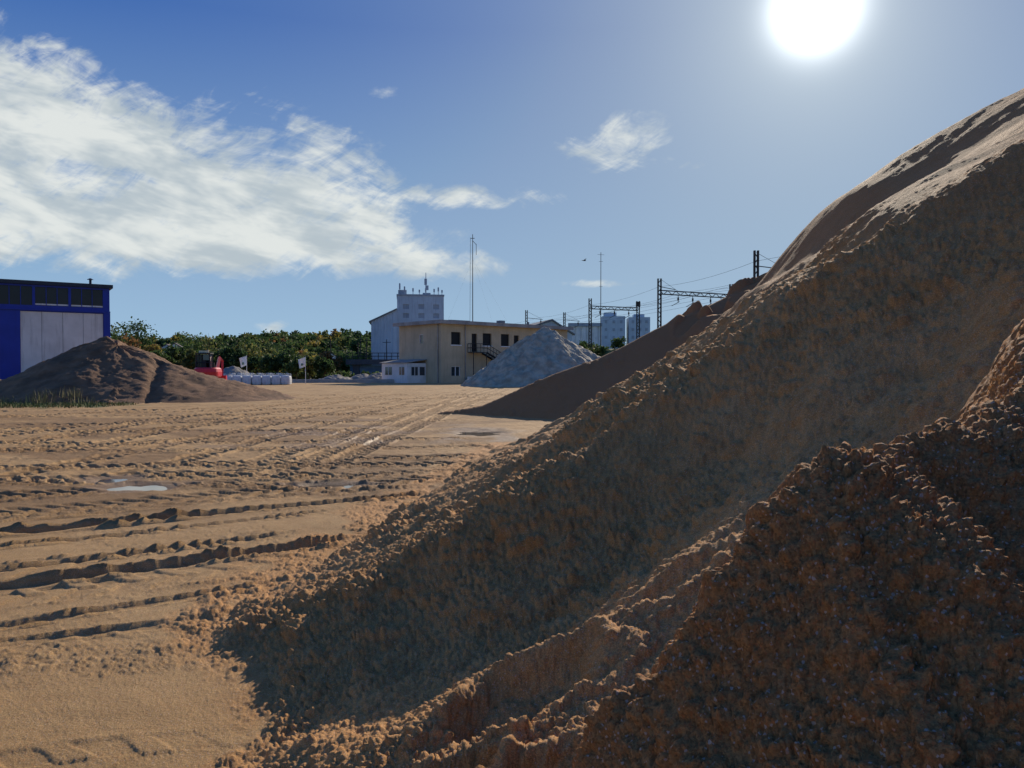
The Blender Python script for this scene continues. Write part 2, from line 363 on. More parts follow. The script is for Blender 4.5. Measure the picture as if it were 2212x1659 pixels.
water=bpy.data.materials.new('puddle_water'); water.use_nodes=True; wb=water.node_tree.nodes['Principled BSDF']
wt=NT(water.node_tree); wtc=wt.node('ShaderNodeTexCoord').outputs['Object']
wt.put(wb.inputs['Base Color'],wt.mix(wt.noise(wtc,3),(.10,.075,.05,1),(.14,.105,.07,1))); wb.inputs['Roughness'].default_value=.04
for (cx,cy,rx,ry) in PUD:
    v=[(0,0,0)]; n=40
    for i in range(n):
        a=2*math.pi*i/n; r=1.5+.25*math.sin(3*a+cx)+.15*math.sin(5*a+cy)
        v.append((rx*r*math.cos(a),ry*r*math.sin(a),0))
    mesh_obj('puddle',v,[(0,i+1,(i+1)%n+1) for i in range(n)],water,loc=(cx,cy,-.034))

# ------------------------------------------------------------------ other heaps
def heap(name,cx,cy,rad_,fn,m,nr=150,na=260,noise=.05,clod=.12,seed=50):
    r=np.linspace(0,1,nr)**.9*rad_; a=np.linspace(0,2*np.pi,na,endpoint=False)
    Rr,Aa=np.meshgrid(r,a,indexing='ij'); x=(Rr*np.cos(Aa)).ravel(); y=(Rr*np.sin(Aa)).ravel()
    z=fn(x,y)
    k=sst(z,0,.3)
    z=z+k*(perlin(x*.8,y*.8,seed)*noise*3+perlin(x*2.3,y*2.3,seed+1)*noise+clods(x,y,clod*3,seed,.6)*clod*.8+clods(x,y,clod,seed+1,.3)*clod*.5)
    z=np.maximum(z,-.12)
    f=[]
    for i in range(nr-1):
        for j in range(na):
            j2=(j+1)%na; f.append((i*na+j,(i+1)*na+j,(i+1)*na+j2,i*na+j2))
    return mesh_obj(name,np.stack([x,y,z],-1).tolist(),f,m,loc=(cx,cy,0),smooth=True)
gravel_brown=mat('brown_gravel',(.22,.12,.062),.9,.4,1.2,.8,30)
white_sand=mat('pale_gravel',(.46,.385,.27),.9,.35,1.3,1.0,7)
grey_gravel=mat('grey_gravel',(.28,.25,.21),.9,.3,1,.6,14)
def cone(x,y,px,py,h,s,rd=.4):
    d=np.sqrt((x-px)**2+(y-py)**2+rd*rd)-rd; return h-s*d
def left_heap(x,y):
    a=cone(x,y,-.9,.8,3.2,.52,.5); b_=cone(x,y,.9,.2,2.45,.44,.4); c_=cone(x,y,2.6,-.2,1.85,.40,.4); d_=cone(x,y,4.2,.4,1.15,.27,.6)
    e=cone(x,y,-3.6,1.6,1.5,.42,.5)
    return smax(smax(smax(a,b_,.12),smax(c_,d_,.15),.12),e,.3)-.2*np.exp(-((x-2.2+.35*y)/.3)**2)*(y<0)+.12*perlin(np.arctan2(y,x)*2.5,np.hypot(x,y)*.2,66)
heap('gravel_pile',-20.5,40,9.5,left_heap,gravel_brown,seed=50,clod=.08,noise=.03)
heap('white_gravel_pile',3.5,76,10.5,lambda x,y: smax(cone(x,y,-.2,0,5.7,.73,.35),smax(cone(x,y,2.6,1,3.9,.62,.6),cone(x,y,-2.4,-1.0,3.2,.60,.6),.3),.35)+.35*perlin(np.arctan2(y,x)*3.2,np.hypot(x,y)*.2,60)*sst(np.hypot(x,y),.5,3),white_sand,seed=61,clod=.24,noise=.08)
heap('sand_heap',-25.2,37.5,3.2,lambda x,y: cone(x,y,0,0,.95,.45,.4),sm,80,120,.12,.12,70)
for (x_,y_,h_,r_) in((-34.5,95,2.0,4),(-22.5,98,.9,3),(-19.6,101,1.0,3.3),(-17.2,99,1.15,3.2),(-15.8,97,.7,2)):
    heap('gravel_heap',x_,y_,r_,lambda x,y,h_=h_,r_=r_: cone(x,y,0,0,h_,h_/(r_*.85),.4),grey_gravel,30,50,.06,.2,75)
heap('sand_heap',-18.3,35.6,1.6,lambda x,y: cone(x,y,0,0,.45,.4,.3)+.2*perlin(x*1.7,y*1.7,77),gravel_brown,60,90,.1,.12,77)

# ------------------------------------------------------------------ materials for buildings
beige=mat('beige_render',(.54,.44,.29),.9,.15,.5,.2,8,streak=.4)
cream=mat('white_paint',(.74,.74,.72),.7,.12,.8,streak=.3)
concrete=mat('concrete',(.34,.33,.31),.9,.25,.7,.3,6,streak=.5)
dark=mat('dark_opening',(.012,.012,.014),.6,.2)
steelk=mat('black_steel',(.03,.03,.033),.5,.2)
rust=mat('mast_steel',(.045,.04,.037),.7,.3)
blue=mat('blue_cladding',(.012,.035,.30),.45,.12,.6,streak=.25)
navy=mat('dark_fascia',(.02,.03,.05),.5,.2)
doorw=mat('white_metal_door',(.62,.62,.61),.55,.14,.35,streak=.5)
silo=mat('pale_blue_concrete',(.52,.60,.66),.85,.12,.3,streak=.4)
silo2=mat('grey_cladding',(.36,.41,.46),.8,.15,.3,streak=.4)
roofg=mat('fibre_cement_roof',(.22,.23,.24),.85,.25,.5)
glass=mat('window_glass',(.04,.05,.06),.06,.3,.6,spec=.8)
shutter=mat('shutter_grey',(.10,.12,.14),.6,.2)

# ------------------------------------------------------------------ beige two-storey building
B=empty('beige_two_storey_building',(-8.3,90,0),math.atan2(.677,.736))
W,DP,H=21.5,8.6,7.0
op_f=[(1.5,2.95,4.55,6.05),(4.65,5.5,3.75,5.95),(6.4,7.85,4.55,6.05),(9.4,10.8,4.55,6.05),(11.6,12.5,3.75,5.95),(14,15.4,4.55,6.05),(17.5,18.9,4.55,6.05),
      (1.5,2.9,.85,2.0),(6.1,7.3,.9,1.9),(8.6,9.6,.02,2.1),(11.5,14,.02,2.5)]
op_l=[(3.5,4.35,4.75,5.85)]
mb=MB(); wall(mb,'x',0,.25,W,0,H,.25,op_f); wall(mb,'y',0,0,DP,0,H,.25,op_l)
mb.box(W-.25,W,.25,DP,0,H); mb.box(.25,W-.25,DP-.25,DP,0,H); mb.obj('walls',beige,B)
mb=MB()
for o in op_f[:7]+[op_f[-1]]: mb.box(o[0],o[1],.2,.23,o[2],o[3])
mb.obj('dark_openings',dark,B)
mb=MB()
for o in op_f[7:9]: mb.box(o[0],o[1],.16,.18,o[2],o[3])
mb.box(.14,.16,3.5,4.35,4.75,5.85); mb.obj('glazing',glass,B)
mb=MB()
for o in op_f[7:9]:
    mb.box(o[0],o[0]+.09,.08,.155,o[2],o[3]).box(o[1]-.09,o[1],.08,.155,o[2],o[3]).box(o[0]+.09,o[1]-.09,.08,.155,o[3]-.09,o[3]).box((o[0]+o[1])/2-.05,(o[0]+o[1])/2+.05,.08,.155,o[2],o[3]-.09)
mb.box(8.6,9.6,.1,.15,.02,2.1)
for o in op_f[:7]:
    if o[2]>4: mb.box(o[0]-.08,o[1]+.08,-.09,0,o[2]-.14,o[2]-.01)
mb.box(.06,.13,3.5,3.6,4.75,5.85).box(.06,.13,4.25,4.35,4.75,5.85).box(.06,.13,3.6,4.25,5.75,5.85)
mb.obj('frames_and_sills',cream,B)
mb=MB(); mb.box(-.55,W+.5,-.6,DP+.5,7.003,7.32); mb.box(-.62,-.56,-.6,DP+.5,6.95,7.38); mb.box(-.62,W+.5,-.67,-.605,6.95,7.38); mb.obj('flat_roof',concrete,B)
mb=MB(); mb.box(3,6,2,4,7.325,7.65).box(12,12.8,3,3.8,7.325,8.0).beam((18,4,7.3),(18,4,8.1),.12); mb.obj('roof_vents',roofg,B)
mb=MB()
mb.beam((-.08,.5,0),(-.08,.5,6.95),.06)
mb.beam((3.6,-.08,0),(3.6,-.08,6.95),.06); mb.obj('downpipes',concrete,B)
mb=MB(); mb.box(-2.7,-.003,3.0,8.4,0,2.35); mb.obj('annex',cream,B)
mb=MB(); mb.extr([(-2.9,2.36),(-.004,2.75),(-.004,2.85),(-2.9,2.46)],2.8,8.6); mb.obj('annex_roof',concrete,B)
mb=MB()
for (a,b_) in((3.6,4.6),(6.2,7.6)): mb.box(-2.73,-2.703,a,b_,.95,1.9)
mb.box(-2.1,-1.2,2.965,2.997,.9,1.9); mb.box(-.9,-.2,2.965,2.997,.9,1.9); mb.obj('annex_windows',glass,B)
mb=MB(); mb.box(-2.76,-2.732,4.04,4.12,.95,1.9).box(-2.76,-2.732,6.85,6.93,.95,1.9).box(-1.7,-1.62,2.93,2.963,.9,1.9); mb.obj('annex_mullions',cream,B)
S=MB(); 
S.box(4.0,6.2,-1.1,-.05,3.62,3.7)
for i in range(8):
    x_=6.2+i*.42; z_=3.7-(i+1)*.19; S.box(x_,x_+.40,-1.05,-.1,z_-.05,z_)
S.box(9.56,10.9,-2.3,-.1,2.02,2.12)
for i in range(11):
    x_=9.5-(i+1)*.42; z_=2.1-(i+1)*.18; S.box(x_,x_+.40,-2.25,-1.3,z_-.05,z_)
for y_ in(-1.08,-.1): S.beam((6.2,y_,3.62),(9.6,y_,2.1),.12,k=4)
for y_ in(-2.28,-1.28): S.beam((9.56,y_,2.08),(4.9,y_,.05),.12,k=4)
def rail(p,q,k):
    p=Vector(p);q=Vector(q)
    for h_ in(.5,1.0): S.beam(p+Vector((0,0,h_)),q+Vector((0,0,h_)),.04,k=4)
    for i in range(k+1):
        r=p.lerp(q,i/k); S.beam(r,r+Vector((0,0,1.0)),.035,k=4)
rail((4,-1.1,3.7),(6.2,-1.1,3.7),4); rail((4,-1.1,3.7),(4,-.05,3.7),2); rail((6.2,-1.1,3.7),(9.6,-1.1,2.15),7); rail((9.56,-2.3,2.12),(10.9,-2.3,2.12),3); rail((10.9,-2.3,2.12),(10.9,-.1,2.12),3); rail((9.5,-2.3,2.1),(4.9,-2.3,.1),9)
for (x_,y_,z_) in((4.05,-1.05,3.6),(6.1,-1.05,3.6),(9.6,-2.25,2.05),(10.85,-2.25,2.05),(10.85,-.15,2.05),(9.6,-1.2,2.05)): S.beam((x_,y_,0),(x_,y_,z_),.07,k=4)
S.obj('external_stair',steelk,B)
mb=MB(); mb.box(3.3,4.3,-1.6,-.8,0,.75).box(4.35,4.5,-1.4,-1.3,0,1.0); mb.obj('white_cabinet',cream,B)

def radio(x,y,z0,z1,r,arms):
    mb=MB(); mb.beam((0,0,z0),(0,0,z1),r,r*.55)
    for (z,l,a) in arms: mb.beam((-l*math.cos(a),-l*math.sin(a),z),(l*math.cos(a),l*math.sin(a),z),.03,k=4)
    return mb.obj('radio_mast',rust,None,(x,y,0))
m1=MB(); m1.beam((0,0,7.3),(0,0,18.6),.06,.04).beam((-.35,0,7.3),(-.28,0,18.2),.02,k=4).beam((-.25,0,18.1),(.25,0,18.1),.04,k=4).beam((0,0,17.8),(.45,0,17.3),.03,k=4).beam((.45,0,16),(.45,0,17.4),.03,k=4)
for (a,b_) in((4.5,1.5),(-3.5,2),(2.5,6)): m1.beam((0,0,15.5),(a,b_,7.35),.004,k=3)
m1.obj('radio_mast',rust,None,(-4.95,97,0))
radio(19.6,170,0,27.5,.12,[(27.0,.8,.3),(25.5,.5,.3),(20,.4,.3)])

# ------------------------------------------------------------------ blue warehouse
ang=math.radians(34); L=32.0
WH=empty('blue_warehouse',(-41.8-L*math.cos(ang),80-L*math.sin(ang),0),ang)
def s2x(s): return L-s
doors=[(s2x(7.85),s2x(.6)),(s2x(20.5),s2x(13)),(s2x(31),s2x(25.0))]
mb=MB()
cuts=[(a,b_,0,7.35) for a,b_ in doors]
wins=[]; nb=10; w_=(L-1.0)/nb
for i in range(nb): wins.append((.5+i*w_+.12,.5+(i+1)*w_-.12,7.95,9.8))
wall(mb,'x',0,0,L,0,10.0,.3,cuts+wins)
mb.box(L-.3,L,.3,22,0,10.0).box(0,.3,.3,22,0,10.0).box(.3,L-.3,21.7,22,0,10.0); mb.obj('walls',blue,WH)
mb=MB()
for a,b_ in doors: 
    k=4; w_2=(b_-a)/k
    for i in range(k): mb.box(a+i*w_2+.015,a+(i+1)*w_2-.015,.10,.16,.02,7.33)
mb.obj('sliding_doors',doorw,WH)
mb=MB()
for a,b_ in doors: mb.box(a+.02,b_-.02,.17,.2,.0,7.34)
mb.obj('door_gaps',navy,WH)
mb=MB()
for o in wins: mb.box(o[0],o[1],.15,.17,o[2],o[3])
mb.obj('windows',mat('dark_glazing',(.01,.013,.018),.25,.3,.6,spec=.35),WH)
mb=MB()
for i,o in enumerate(wins):
    if i%3!=1: mb.box(o[0],o[1],.09,.145,o[2]+.05,o[2]+.2)
mb.obj('window_white_strips',doorw,WH)  # thin white strips along the bottom of some windows
mb=MB()
for o in wins:
    for q in(.33,.66): mb.box(o[0]+(o[1]-o[0])*q-.03,o[0]+(o[1]-o[0])*q+.03,.05,.088,o[2],o[3])
mb.box(0,L+.05,-.12,-.003,7.45,7.6); mb.box(L-.55,L+.04,-.1,-.003,0,7.44)
mb.obj('trim',blue,WH)
mb=MB(); mb.box(-.3,L+.3,-.3,22.3,10.003,10.35); mb.obj('roof_fascia',navy,WH)
mb=MB(); mb.beam((L-1.6,1.5,10.3),(L-1.6,1.5,10.95),.13).beam((L-1.6,1.5,10.95),(L-1.6,1.5,11.1),.35,.05); mb.obj('roof_vent',navy,WH)

# ------------------------------------------------------------------ silos / industrial buildings
G=empty('grain_silo_tower',(-17.9,150,0),math.radians(8))
mb=MB()
ws=[(a,a+1.1,z,z+.9) for a in(-3.3,-.4,2.4) for z in(11.4,13.1)]
wall(mb,'x',-4,-4.4,4.4,0,15.6,.3,ws); mb.box(-4.4,-4.1,-3.7,5,0,15.6).box(4.1,4.4,-3.7,5,0,15.6).box(-4.1,4.1,4.7,5,0,15.6); mb.box(-4.1,4.1,-3.7,4.7,15.2,15.55); mb.obj('tower',silo,G)
mb=MB()
for o in ws: mb.box(o[0],o[1],-3.85,-3.8,o[2],o[3])
mb.obj('tower_windows',silo2,G)
mb=MB(); mb.box(-4.5,4.5,-4.1,5.1,15.603,15.9); mb.box(-4.2,-2.6,-2,0,15.9,16.9).box(.5,2,-1,1,15.9,16.5); mb.obj('tower_parapet',silo2,G)
mb=MB()
for x_,h_ in((-3.9,2.2),(-3.0,1.6),(-1.4,1.3),(-.2,1.0),(1.0,1.3),(2.6,1.2),(3.4,1.5),(4.1,1.0)):
    mb.beam((x_,-3,15.9),(x_,-3,15.9+h_),.06,k=4); mb.box(x_-.14,x_+.14,-3.2,-3.06,15.9+h_*.45,15.9+h_*.95)
mb.beam((1.1,-1,15.9),(1.1,-1,20.4),.14,.06); mb.box(.8,1.3,-1.3,-1.1,18,19.2); mb.box(1.0,1.6,-1.3,-1.1,17,17.9); mb.obj('antennas',silo2,G)
mb=MB(); prof=[(-9.2,0),(-4.41,0),(-4.41,12.9),(-9.2,10.6)]; mb.extr(prof,-5,6)
for x_ in np.arange(-9.0,-4.6,.55): mb.beam((x_,-5.02,0),(x_,-5.02,10.5+(x_+9.2)*.45),.09,k=6)
mb.obj('silo_bins',silo,G)
mb=MB(); mb.extr([(-9.6,10.45),(-4.42,12.93),(-4.42,13.15),(-9.6,10.67)],-5.4,6.3); mb.obj('bins_roof',roofg,G)

Gb=empty('grain_shed',(6.8,172,0),math.radians(14))
mb=MB(); mb.extr([(-6,0),(7,0),(7,9.6),(2.2,12.6),(-6,9.8)],0,24)
for x_ in np.arange(-5.8,7,.8): mb.beam((x_,-.02,0),(x_,-.02,9.5),.06,k=4)
mb.obj('walls',silo,Gb)
mb=MB(); mb.extr([(-6.5,9.65),(2.2,12.65),(7.5,9.4),(7.5,9.75),(2.2,13.0),(-6.5,10.0)],-.4,24.4); mb.obj('roof',roofg,Gb)
mb=MB(); mb.box(-3,-1.6,-.1,-.005,6,7).box(1,2.4,-.1,-.005,6,7).box(4.2,5.4,-.1,-.005,3,4.2); mb.obj('windows',shutter,Gb)

Gs=empty('silo_complex',(28,222,0),math.radians(-4))
mb=MB(); mb.box(-2.2,4.4,-3,6,0,16.9).box(5.4,11.4,-3,6,0,16.6); mb.box(-1.5,2,-2,3,16.9,18.0).box(7,10,-1,4,16.6,17.6); mb.obj('towers',silo,Gs)
mb=MB()
for i in range(6): mb.beam((-10.6+i*1.65*1.0,-2,0),(-10.6+i*1.65,-2,14.0),.95,k=16)
mb.obj('silo_cylinders',cream,Gs,smooth=False)
mb=MB(); mb.box(-11.8,-2.25,-3.2,1,14.003,15.0); mb.obj('silo_gallery',silo2,Gs)
mb=MB()
for x_ in(-1.4,.8,2.9,6.2,8.2,10): 
    for z_ in(10.5,12.7,14.9): mb.box(x_,x_+.7,-3.1,-3.005,z_,z_+.8)
mb.obj('windows',silo2,Gs)

# ------------------------------------------------------------------ railway embankment, catenary
grassm=mat('embankment_grass',(.10,.125,.04),.95,.45,.5,.5,3)
cl=[(52,30),(40,60),(30,85),(26,108),(19,136),(11,165),(-2,200),(-30,240)]
v=[];f=[]
def offs(i,o):
    a=Vector(cl[max(0,i-1)]); b_=Vector(cl[min(len(cl)-1,i+1)]); d=(b_-a).normalized(); n_=Vector((d.y,-d.x)); p=Vector(cl[i]); return p+n_*o
prof=[(-14,-.1),(-10,1.6),(-6.5,4.7),(-5.5,5.0),(5.5,5.0),(6.5,4.7),(14,-.1)]
for i in range(len(cl)):
    for (o,z) in prof:
        p=offs(i,o); v.append((p.x,p.y,z))
k=len(prof)
for i in range(len(cl)-1):
    for j in range(k-1): f.append((i*k+j,i*k+j+1,(i+1)*k+j+1,(i+1)*k+j))
mesh_obj('railway_embankment',v,f,grassm)
def mast(mb,x,y,z0,z1,w=.32):
    for sx_ in(-1,1):
        mb.box(x+sx_*w/2-.09,x+sx_*w/2+.09,y-.14,y+.14,z0,z1)
    z=z0;s=1
    while z<z1-.6:
        mb.beam((x-s*w/2,y,z),(x+s*w/2,y,z+.6),.05,k=4); z+=.6;s=-s
def lattice(mb,a,b_,h=.5):
    a=Vector(a);b_=Vector(b_); up_=Vector((0,0,h)); mb.beam(a,b_,.08,k=4); mb.beam(a+up_,b_+up_,.08,k=4)
    n=int((b_-a).length/.7)
    for i in range(n):
        p=a.lerp(b_,i/n); q=a.lerp(b_,(i+1)/n)
        if i%2: mb.beam(p,q+up_,.05,k=4)
        else: mb.beam(p+up_,q,.05,k=4)
def insul(mb,x,y,z):
    mb.beam((x,y,z),(x,y,z-1.0),.05,k=4); mb.beam((x,y,z-.35),(x,y,z-.75),.14,k=6); mb.beam((x-.9,y,z-1.5),(x+.2,y,z-.9),.04,k=4)
mb=MB(); mast(mb,20.1,105,4.9,14.0,.4); mast(mb,31.6,111,4.9,13.9,.4); lattice(mb,(20.1,105,11.9),(31.6,111,11.9),.5)
mb.beam((20.1,105,12.9),(22.5,106,12.6),.05,k=4); mb.beam((20.1,105,14),(23,106.5,12.4),.02,k=4)
for q in(.25,.45,.7,.85): insul(mb,20.1+11.5*q,105+6*q,11.9)
mb.obj('catenary_portal',rust)
mb=MB(); mast(mb,13.6,134,4.9,14.0,.4); mast(mb,22.6,138,4.9,13.9,.45); lattice(mb,(13.6,134,12.2),(22.6,138,12.2),.5)
for q in(.2,.5,.8): insul(mb,13.6+9*q,134+4*q,12.2)
mb.box(22.2,23.0,137.9,138.1,12.9,13.8)
mb.obj('catenary_portal',rust)
for (x_,y_,t_) in((25.5,80.5,14.0),(11.3,166,14.0),(3.0,160,14.0)):
    mb=MB(); mast(mb,0,0,4.2 if y_<160 else 0,t_,.36); mb.beam((0,0,t_-1.6),(3.4,.6,t_-1.9),.05,k=4); mb.beam((0,0,t_-.2),(3.4,.6,t_-1.9),.02,k=4); insul(mb,3.0,.5,t_-1.8); mb.obj('catenary_mast',rust,None,(x_,y_,0))
def wire(mb,p,q,sag=.5,r=.018):
    p=Vector(p);q=Vector(q);N=8;prev=None
    for i in range(N+1):
        t_=i/N; c_=p.lerp(q,t_); c_.z-=sag*4*t_*(1-t_)
        if prev is not None: mb.beam(prev,c_,r,k=3)
        prev=c_
mb=MB()
for k_,(o,z) in enumerate(((0,12.9),(1.2,11.2),(3.4,12.3),(3.4,10.8),(6.3,12.3),(6.3,10.8),(9,13.0))):
    pts=[(36+o,40+o*.5,z),(25.5+o,80.5+o*.5,z),(20.1+o,105+o*.5,z),(13.6+o*.9,134+o*.45,z),(6+o*.6,166,z),(-8,205,z)]
    for a,b_ in zip(pts[:-1],pts[1:]): wire(mb,a,b_,.45 if z>12 else .1)
mb.obj('overhead_wires',rust)

BR=empty('road_bridge',(-21,122,0),math.radians(4))
mb=MB(); mb.box(-5,8,-2,3,2.4,3.2)
for x_ in(-3.5,1.5,6.5): mb.box(x_-.5,x_+.5,-1.5,2.5,0,2.4)
mb.obj('deck_and_piers',mat('bridge_concrete',(.07,.085,.10),.85,.2),BR)
mb=MB(); mb.box(-4.5,7.5,-1,-.8,.0,2.3); mb.obj('blue_hoarding',mat('blue_grey_panel',(.10,.20,.32),.7,.3,.8),BR)
mb=MB()
for h_ in(3.7,4.2): mb.beam((-5,-1.9,h_),(8,-1.9,h_),.05,k=4)
for i in range(14): mb.beam((-5+i,-1.9,3.2),(-5+i,-1.9,4.2),.05,k=4)
mb.obj('railing',steelk,BR)
for x_,y_,h_ in((-33,140,7.3),(-30,150,7.0),(-27.6,140,8.0),(-25.5,135,7.2),(-21.5,132,6.8)):
    mb=MB(); mb.beam((0,0,0),(0,0,h_),.11,.07); mb.beam((-.7,0,h_-.5),(.7,0,h_-.5),.05,k=4); mb.obj('utility_pole',rust,None,(x_,y_,0))
mb=MB(); mb.box(-28,-14.2,92.2,92.6,0,.42); 
for i in range(14): mb.box(-28+i*1.0,-27.98+i,92.17,92.2,0,.42)
mb.obj('low_concrete_wall',mat('pale_concrete',(.36,.35,.33),.9,.2),None)

# ------------------------------------------------------------------ vegetation
def leafmat(name,c):
    m=bpy.data.materials.new(name); m.use_nodes=True; t=NT(m.node_tree); b=t.n['Principled BSDF']
    tc=t.node('ShaderNodeTexCoord').outputs['Object']
    n=t.ramp(t.noise(tc,.9,3,.7),.32,.68)
    cc=t.mix(n,c4(tuple(x*.55 for x in c)),c4(tuple(x*1.5 for x in c)))
    t.put(b.inputs['Base Color'],cc); b.inputs['Roughness'].default_value=.7; b.inputs['Specular IOR Level'].default_value=.2
    tr=t.node('ShaderNodeBsdfTranslucent'); t.put(tr.inputs[0],cc); mx=t.node('ShaderNodeMixShader'); mx.inputs[0].default_value=.4
    t.l.new(b.outputs[0],mx.inputs[1]); t.l.new(tr.outputs[0],mx.inputs[2]); t.l.new(mx.outputs[0],t.n['Material Output'].inputs[0])
    return m
LM=[leafmat('leaf_dark',(.045,.08,.028)),leafmat('leaf_green',(.075,.12,.038)),leafmat('leaf_olive',(.13,.15,.045)),leafmat('leaf_yellow',(.29,.23,.055)),leafmat('leaf_orange',(.22,.12,.045))]
bark=mat('bark',(.07,.055,.04),.9,.3,3)
def crown(rng,x,y,z,w,h,n,ls):
    k=rng.randint(9,14); c=rng.normal(size=(k,3)); c/=np.linalg.norm(c,axis=1)[:,None]; c*=rng.rand(k,1)**.5*.72
    c=c*np.array([w/2,w/2,h/2]); rr=(.2+.25*rng.rand(k))*min(w,h)/1.6
    which_=rng.randint(0,k,n); d=rng.normal(size=(n,3)); d/=np.linalg.norm(d,axis=1)[:,None]
    p=c[which_]+d*(rr[which_]*(.55+.6*rng.rand(n)))[:,None]+np.array([x,y,z])
    a=rng.normal(size=(n,3)); a/=np.linalg.norm(a,axis=1)[:,None]; b=np.cross(a,rng.normal(size=(n,3))); b/=np.linalg.norm(b,axis=1)[:,None]
    s=ls*(.5+rng.rand(n))[:,None]
    return np.stack([p-a*s-b*s*.7,p+a*s-b*s*.5,p+a*s*.8+b*s*.7,p-a*s*.9+b*s*.6],1), c+np.array([x,y,z])
def make_tree(x,y,h,w,mi,seed,leaves=1500,ls=.16,bare=False):
    rng=np.random.RandomState(seed); q,cs=crown(rng,0,0,h*.58,w,h*.84,leaves if not bare else 260,ls)
    V=q.reshape(-1,3).tolist(); Fc=[(4*i,4*i+1,4*i+2,4*i+3) for i in range(len(q))]; nl=len(Fc)
    mb=MB(); mb.v=V; mb.f=Fc
    mb.beam((0,0,0),(0,0,h*.45),.035*h,.02*h)
    for c_ in cs: 
        mb.beam((0,0,h*.25),tuple(c_),.012*h,.004*h,k=4)
        if bare:
            for _ in range(5):
                e=np.array(c_)+rng.normal(size=3)*w*.14+np.array([0,0,h*.06]); mb.beam(tuple(c_),tuple(e),.005*h,.002*h,k=3)
    o=mb.obj('tree',[LM[mi],bark,LM[(mi+1)%5]],None,(x,y,0))
    o.data.polygons.foreach_set('material_index',[ (2 if rng.rand()<.18 else 0) if i<nl else 1 for i in range(len(o.data.polygons))])
    o.data.update(); return o
def PX(px,d): return (px-1106)*d/1661
for k,(px,top,d,w,mi,bare) in enumerate([(255,698,120,6,1,0),(302,692,150,9,0,0),(345,716,125,6,3,0),(385,730,118,6,0,0),(420,716,150,9,1,0),(452,718,128,5,2,1),(490,738,112,6,0,0),
  (520,728,122,8,1,0),(556,734,114,9,2,0),(600,748,106,6,0,0),(632,736,125,7,1,0),(668,752,112,6,2,0),(700,772,105,4,0,0),(575,732,140,8,0,0),(278,716,112,5,4,0),(360,744,108,5,1,0),(715,756,130,5,4,0),(640,770,104,4,1,0),(748,766,135,5,1,0),(408,748,110,4,2,0),(535,752,108,6,0,0),(776,760,140,5,1,0),(690,748,135,6,1,0)]):
    make_tree(PX(px,d),d,1.5+(800-top)*d/1661,w,mi,100+k,bare=bool(bare))
hx=np.linspace(-330,60,60); hy=np.linspace(250,620,30); 
def hill_h(x,y): 
    return (26+6*np.sin(x*.012+1)-.075*np.clip(x+110,0,400))*sst(y,250,420)*(1-sst(x,-60,40))+perlin(x*.02,y*.02,80)*3*sst(y,250,300)
HX,HY=np.meshgrid(hx,hy,indexing='ij'); HZ=hill_h(HX,HY)*.62-.3
f=[(i*30+j,(i+1)*30+j,(i+1)*30+j+1,i*30+j+1) for i in range(59) for j in range(29)]
mesh_obj('hill',np.stack([HX.ravel(),HY.ravel(),HZ.ravel()],-1).tolist(),f,grassm,smooth=True)
rng=np.random.RandomState(5); V=[];MI=[]
for _ in range(620):
    y=rng.uniform(235,470); x=rng.uniform(-.56,-.10)*y
    z=float(hill_h(np.array([x]),np.array([y]))[0])*.62 if y>250 else 0
    h=rng.uniform(5,9); w=rng.uniform(6,11)
    q,_c=crown(rng,x,y,z+h*.5,w,h,150,.55); V.append(q.reshape(-1,3)); MI+= [int(rng.choice([0,1,2,3,4],p=[.42,.36,.13,.05,.04]))]*150
V=np.concatenate(V); o=mesh_obj('distant_trees',V.tolist(),[(4*i,4*i+1,4*i+2,4*i+3) for i in range(len(V)//4)],LM); o.data.polygons.foreach_set('material_index',MI)
V=[];MI=[]
for _ in range(110):
    i=rng.randint(2,6); t_=rng.rand(); off=rng.uniform(-12,-3.5); a=offs(i,off); b_=offs(i+1,off); p=a.lerp(b_,t_)
    z=np.interp(off,[-14,-10,-6.5,-5.5],[0,1.6,4.7,5.0]); h=rng.uniform(1.2,2.6)
    if p.x/p.y>.21: h*=.6
    q,_c=crown(rng,p.x,p.y,z+h*.4,h*1.7,h,260,.16); V.append(q.reshape(-1,3)); MI+=[int(rng.choice([1,1,2,0]))]*260
V=np.concatenate(V); o=mesh_obj('embankment_bushes',V.tolist(),[(4*i,4*i+1,4*i+2,4*i+3) for i in range(len(V)//4)],LM); o.data.polygons.foreach_set('material_index',MI)
V=[];MI=[]
for _ in range(70):
    y=rng.uniform(102,128); x=rng.uniform(-.50,-.155)*y; h=rng.uniform(.6,1.9)
    q,_c=crown(rng,x,y,h*.45,h*1.9,h,160,.16); V.append(q.reshape(-1,3)); MI+=[int(rng.choice([0,1,1,2,3],p=[.35,.25,.2,.15,.05]))]*160
V=np.concatenate(V); o=mesh_obj('scrub_hedge',V.tolist(),[(4*i,4*i+1,4*i+2,4*i+3) for i in range(len(V)//4)],LM); o.data.polygons.foreach_set('material_index',MI)
straw=mat('dry_grass',(.26,.22,.09),.8,.3,2); greeng=mat('green_grass',(.10,.14,.04),.8,.3,2)
v=[];f=[];mi=[]
def blade(x,y,h,lean,mm):
    a=rng.uniform(0,6.28); w=.012+.01*rng.rand(); n=len(v); dx_=math.cos(a)*w; dy_=math.sin(a)*w; lx=rng.normal()*lean; ly=rng.normal()*lean
    v.extend([(x-dx_,y-dy_,-.02),(x+dx_,y+dy_,-.02),(x+dx_*.7+lx*.4,y+dy_*.7+ly*.4,h*.6),(x-dx_*.7+lx*.4,y-dy_*.7+ly*.4,h*.6),(x+lx,y+ly,h)])
    f.extend([(n,n+1,n+2,n+3),(n+3,n+2,n+4)]); mi.extend([mm,mm])
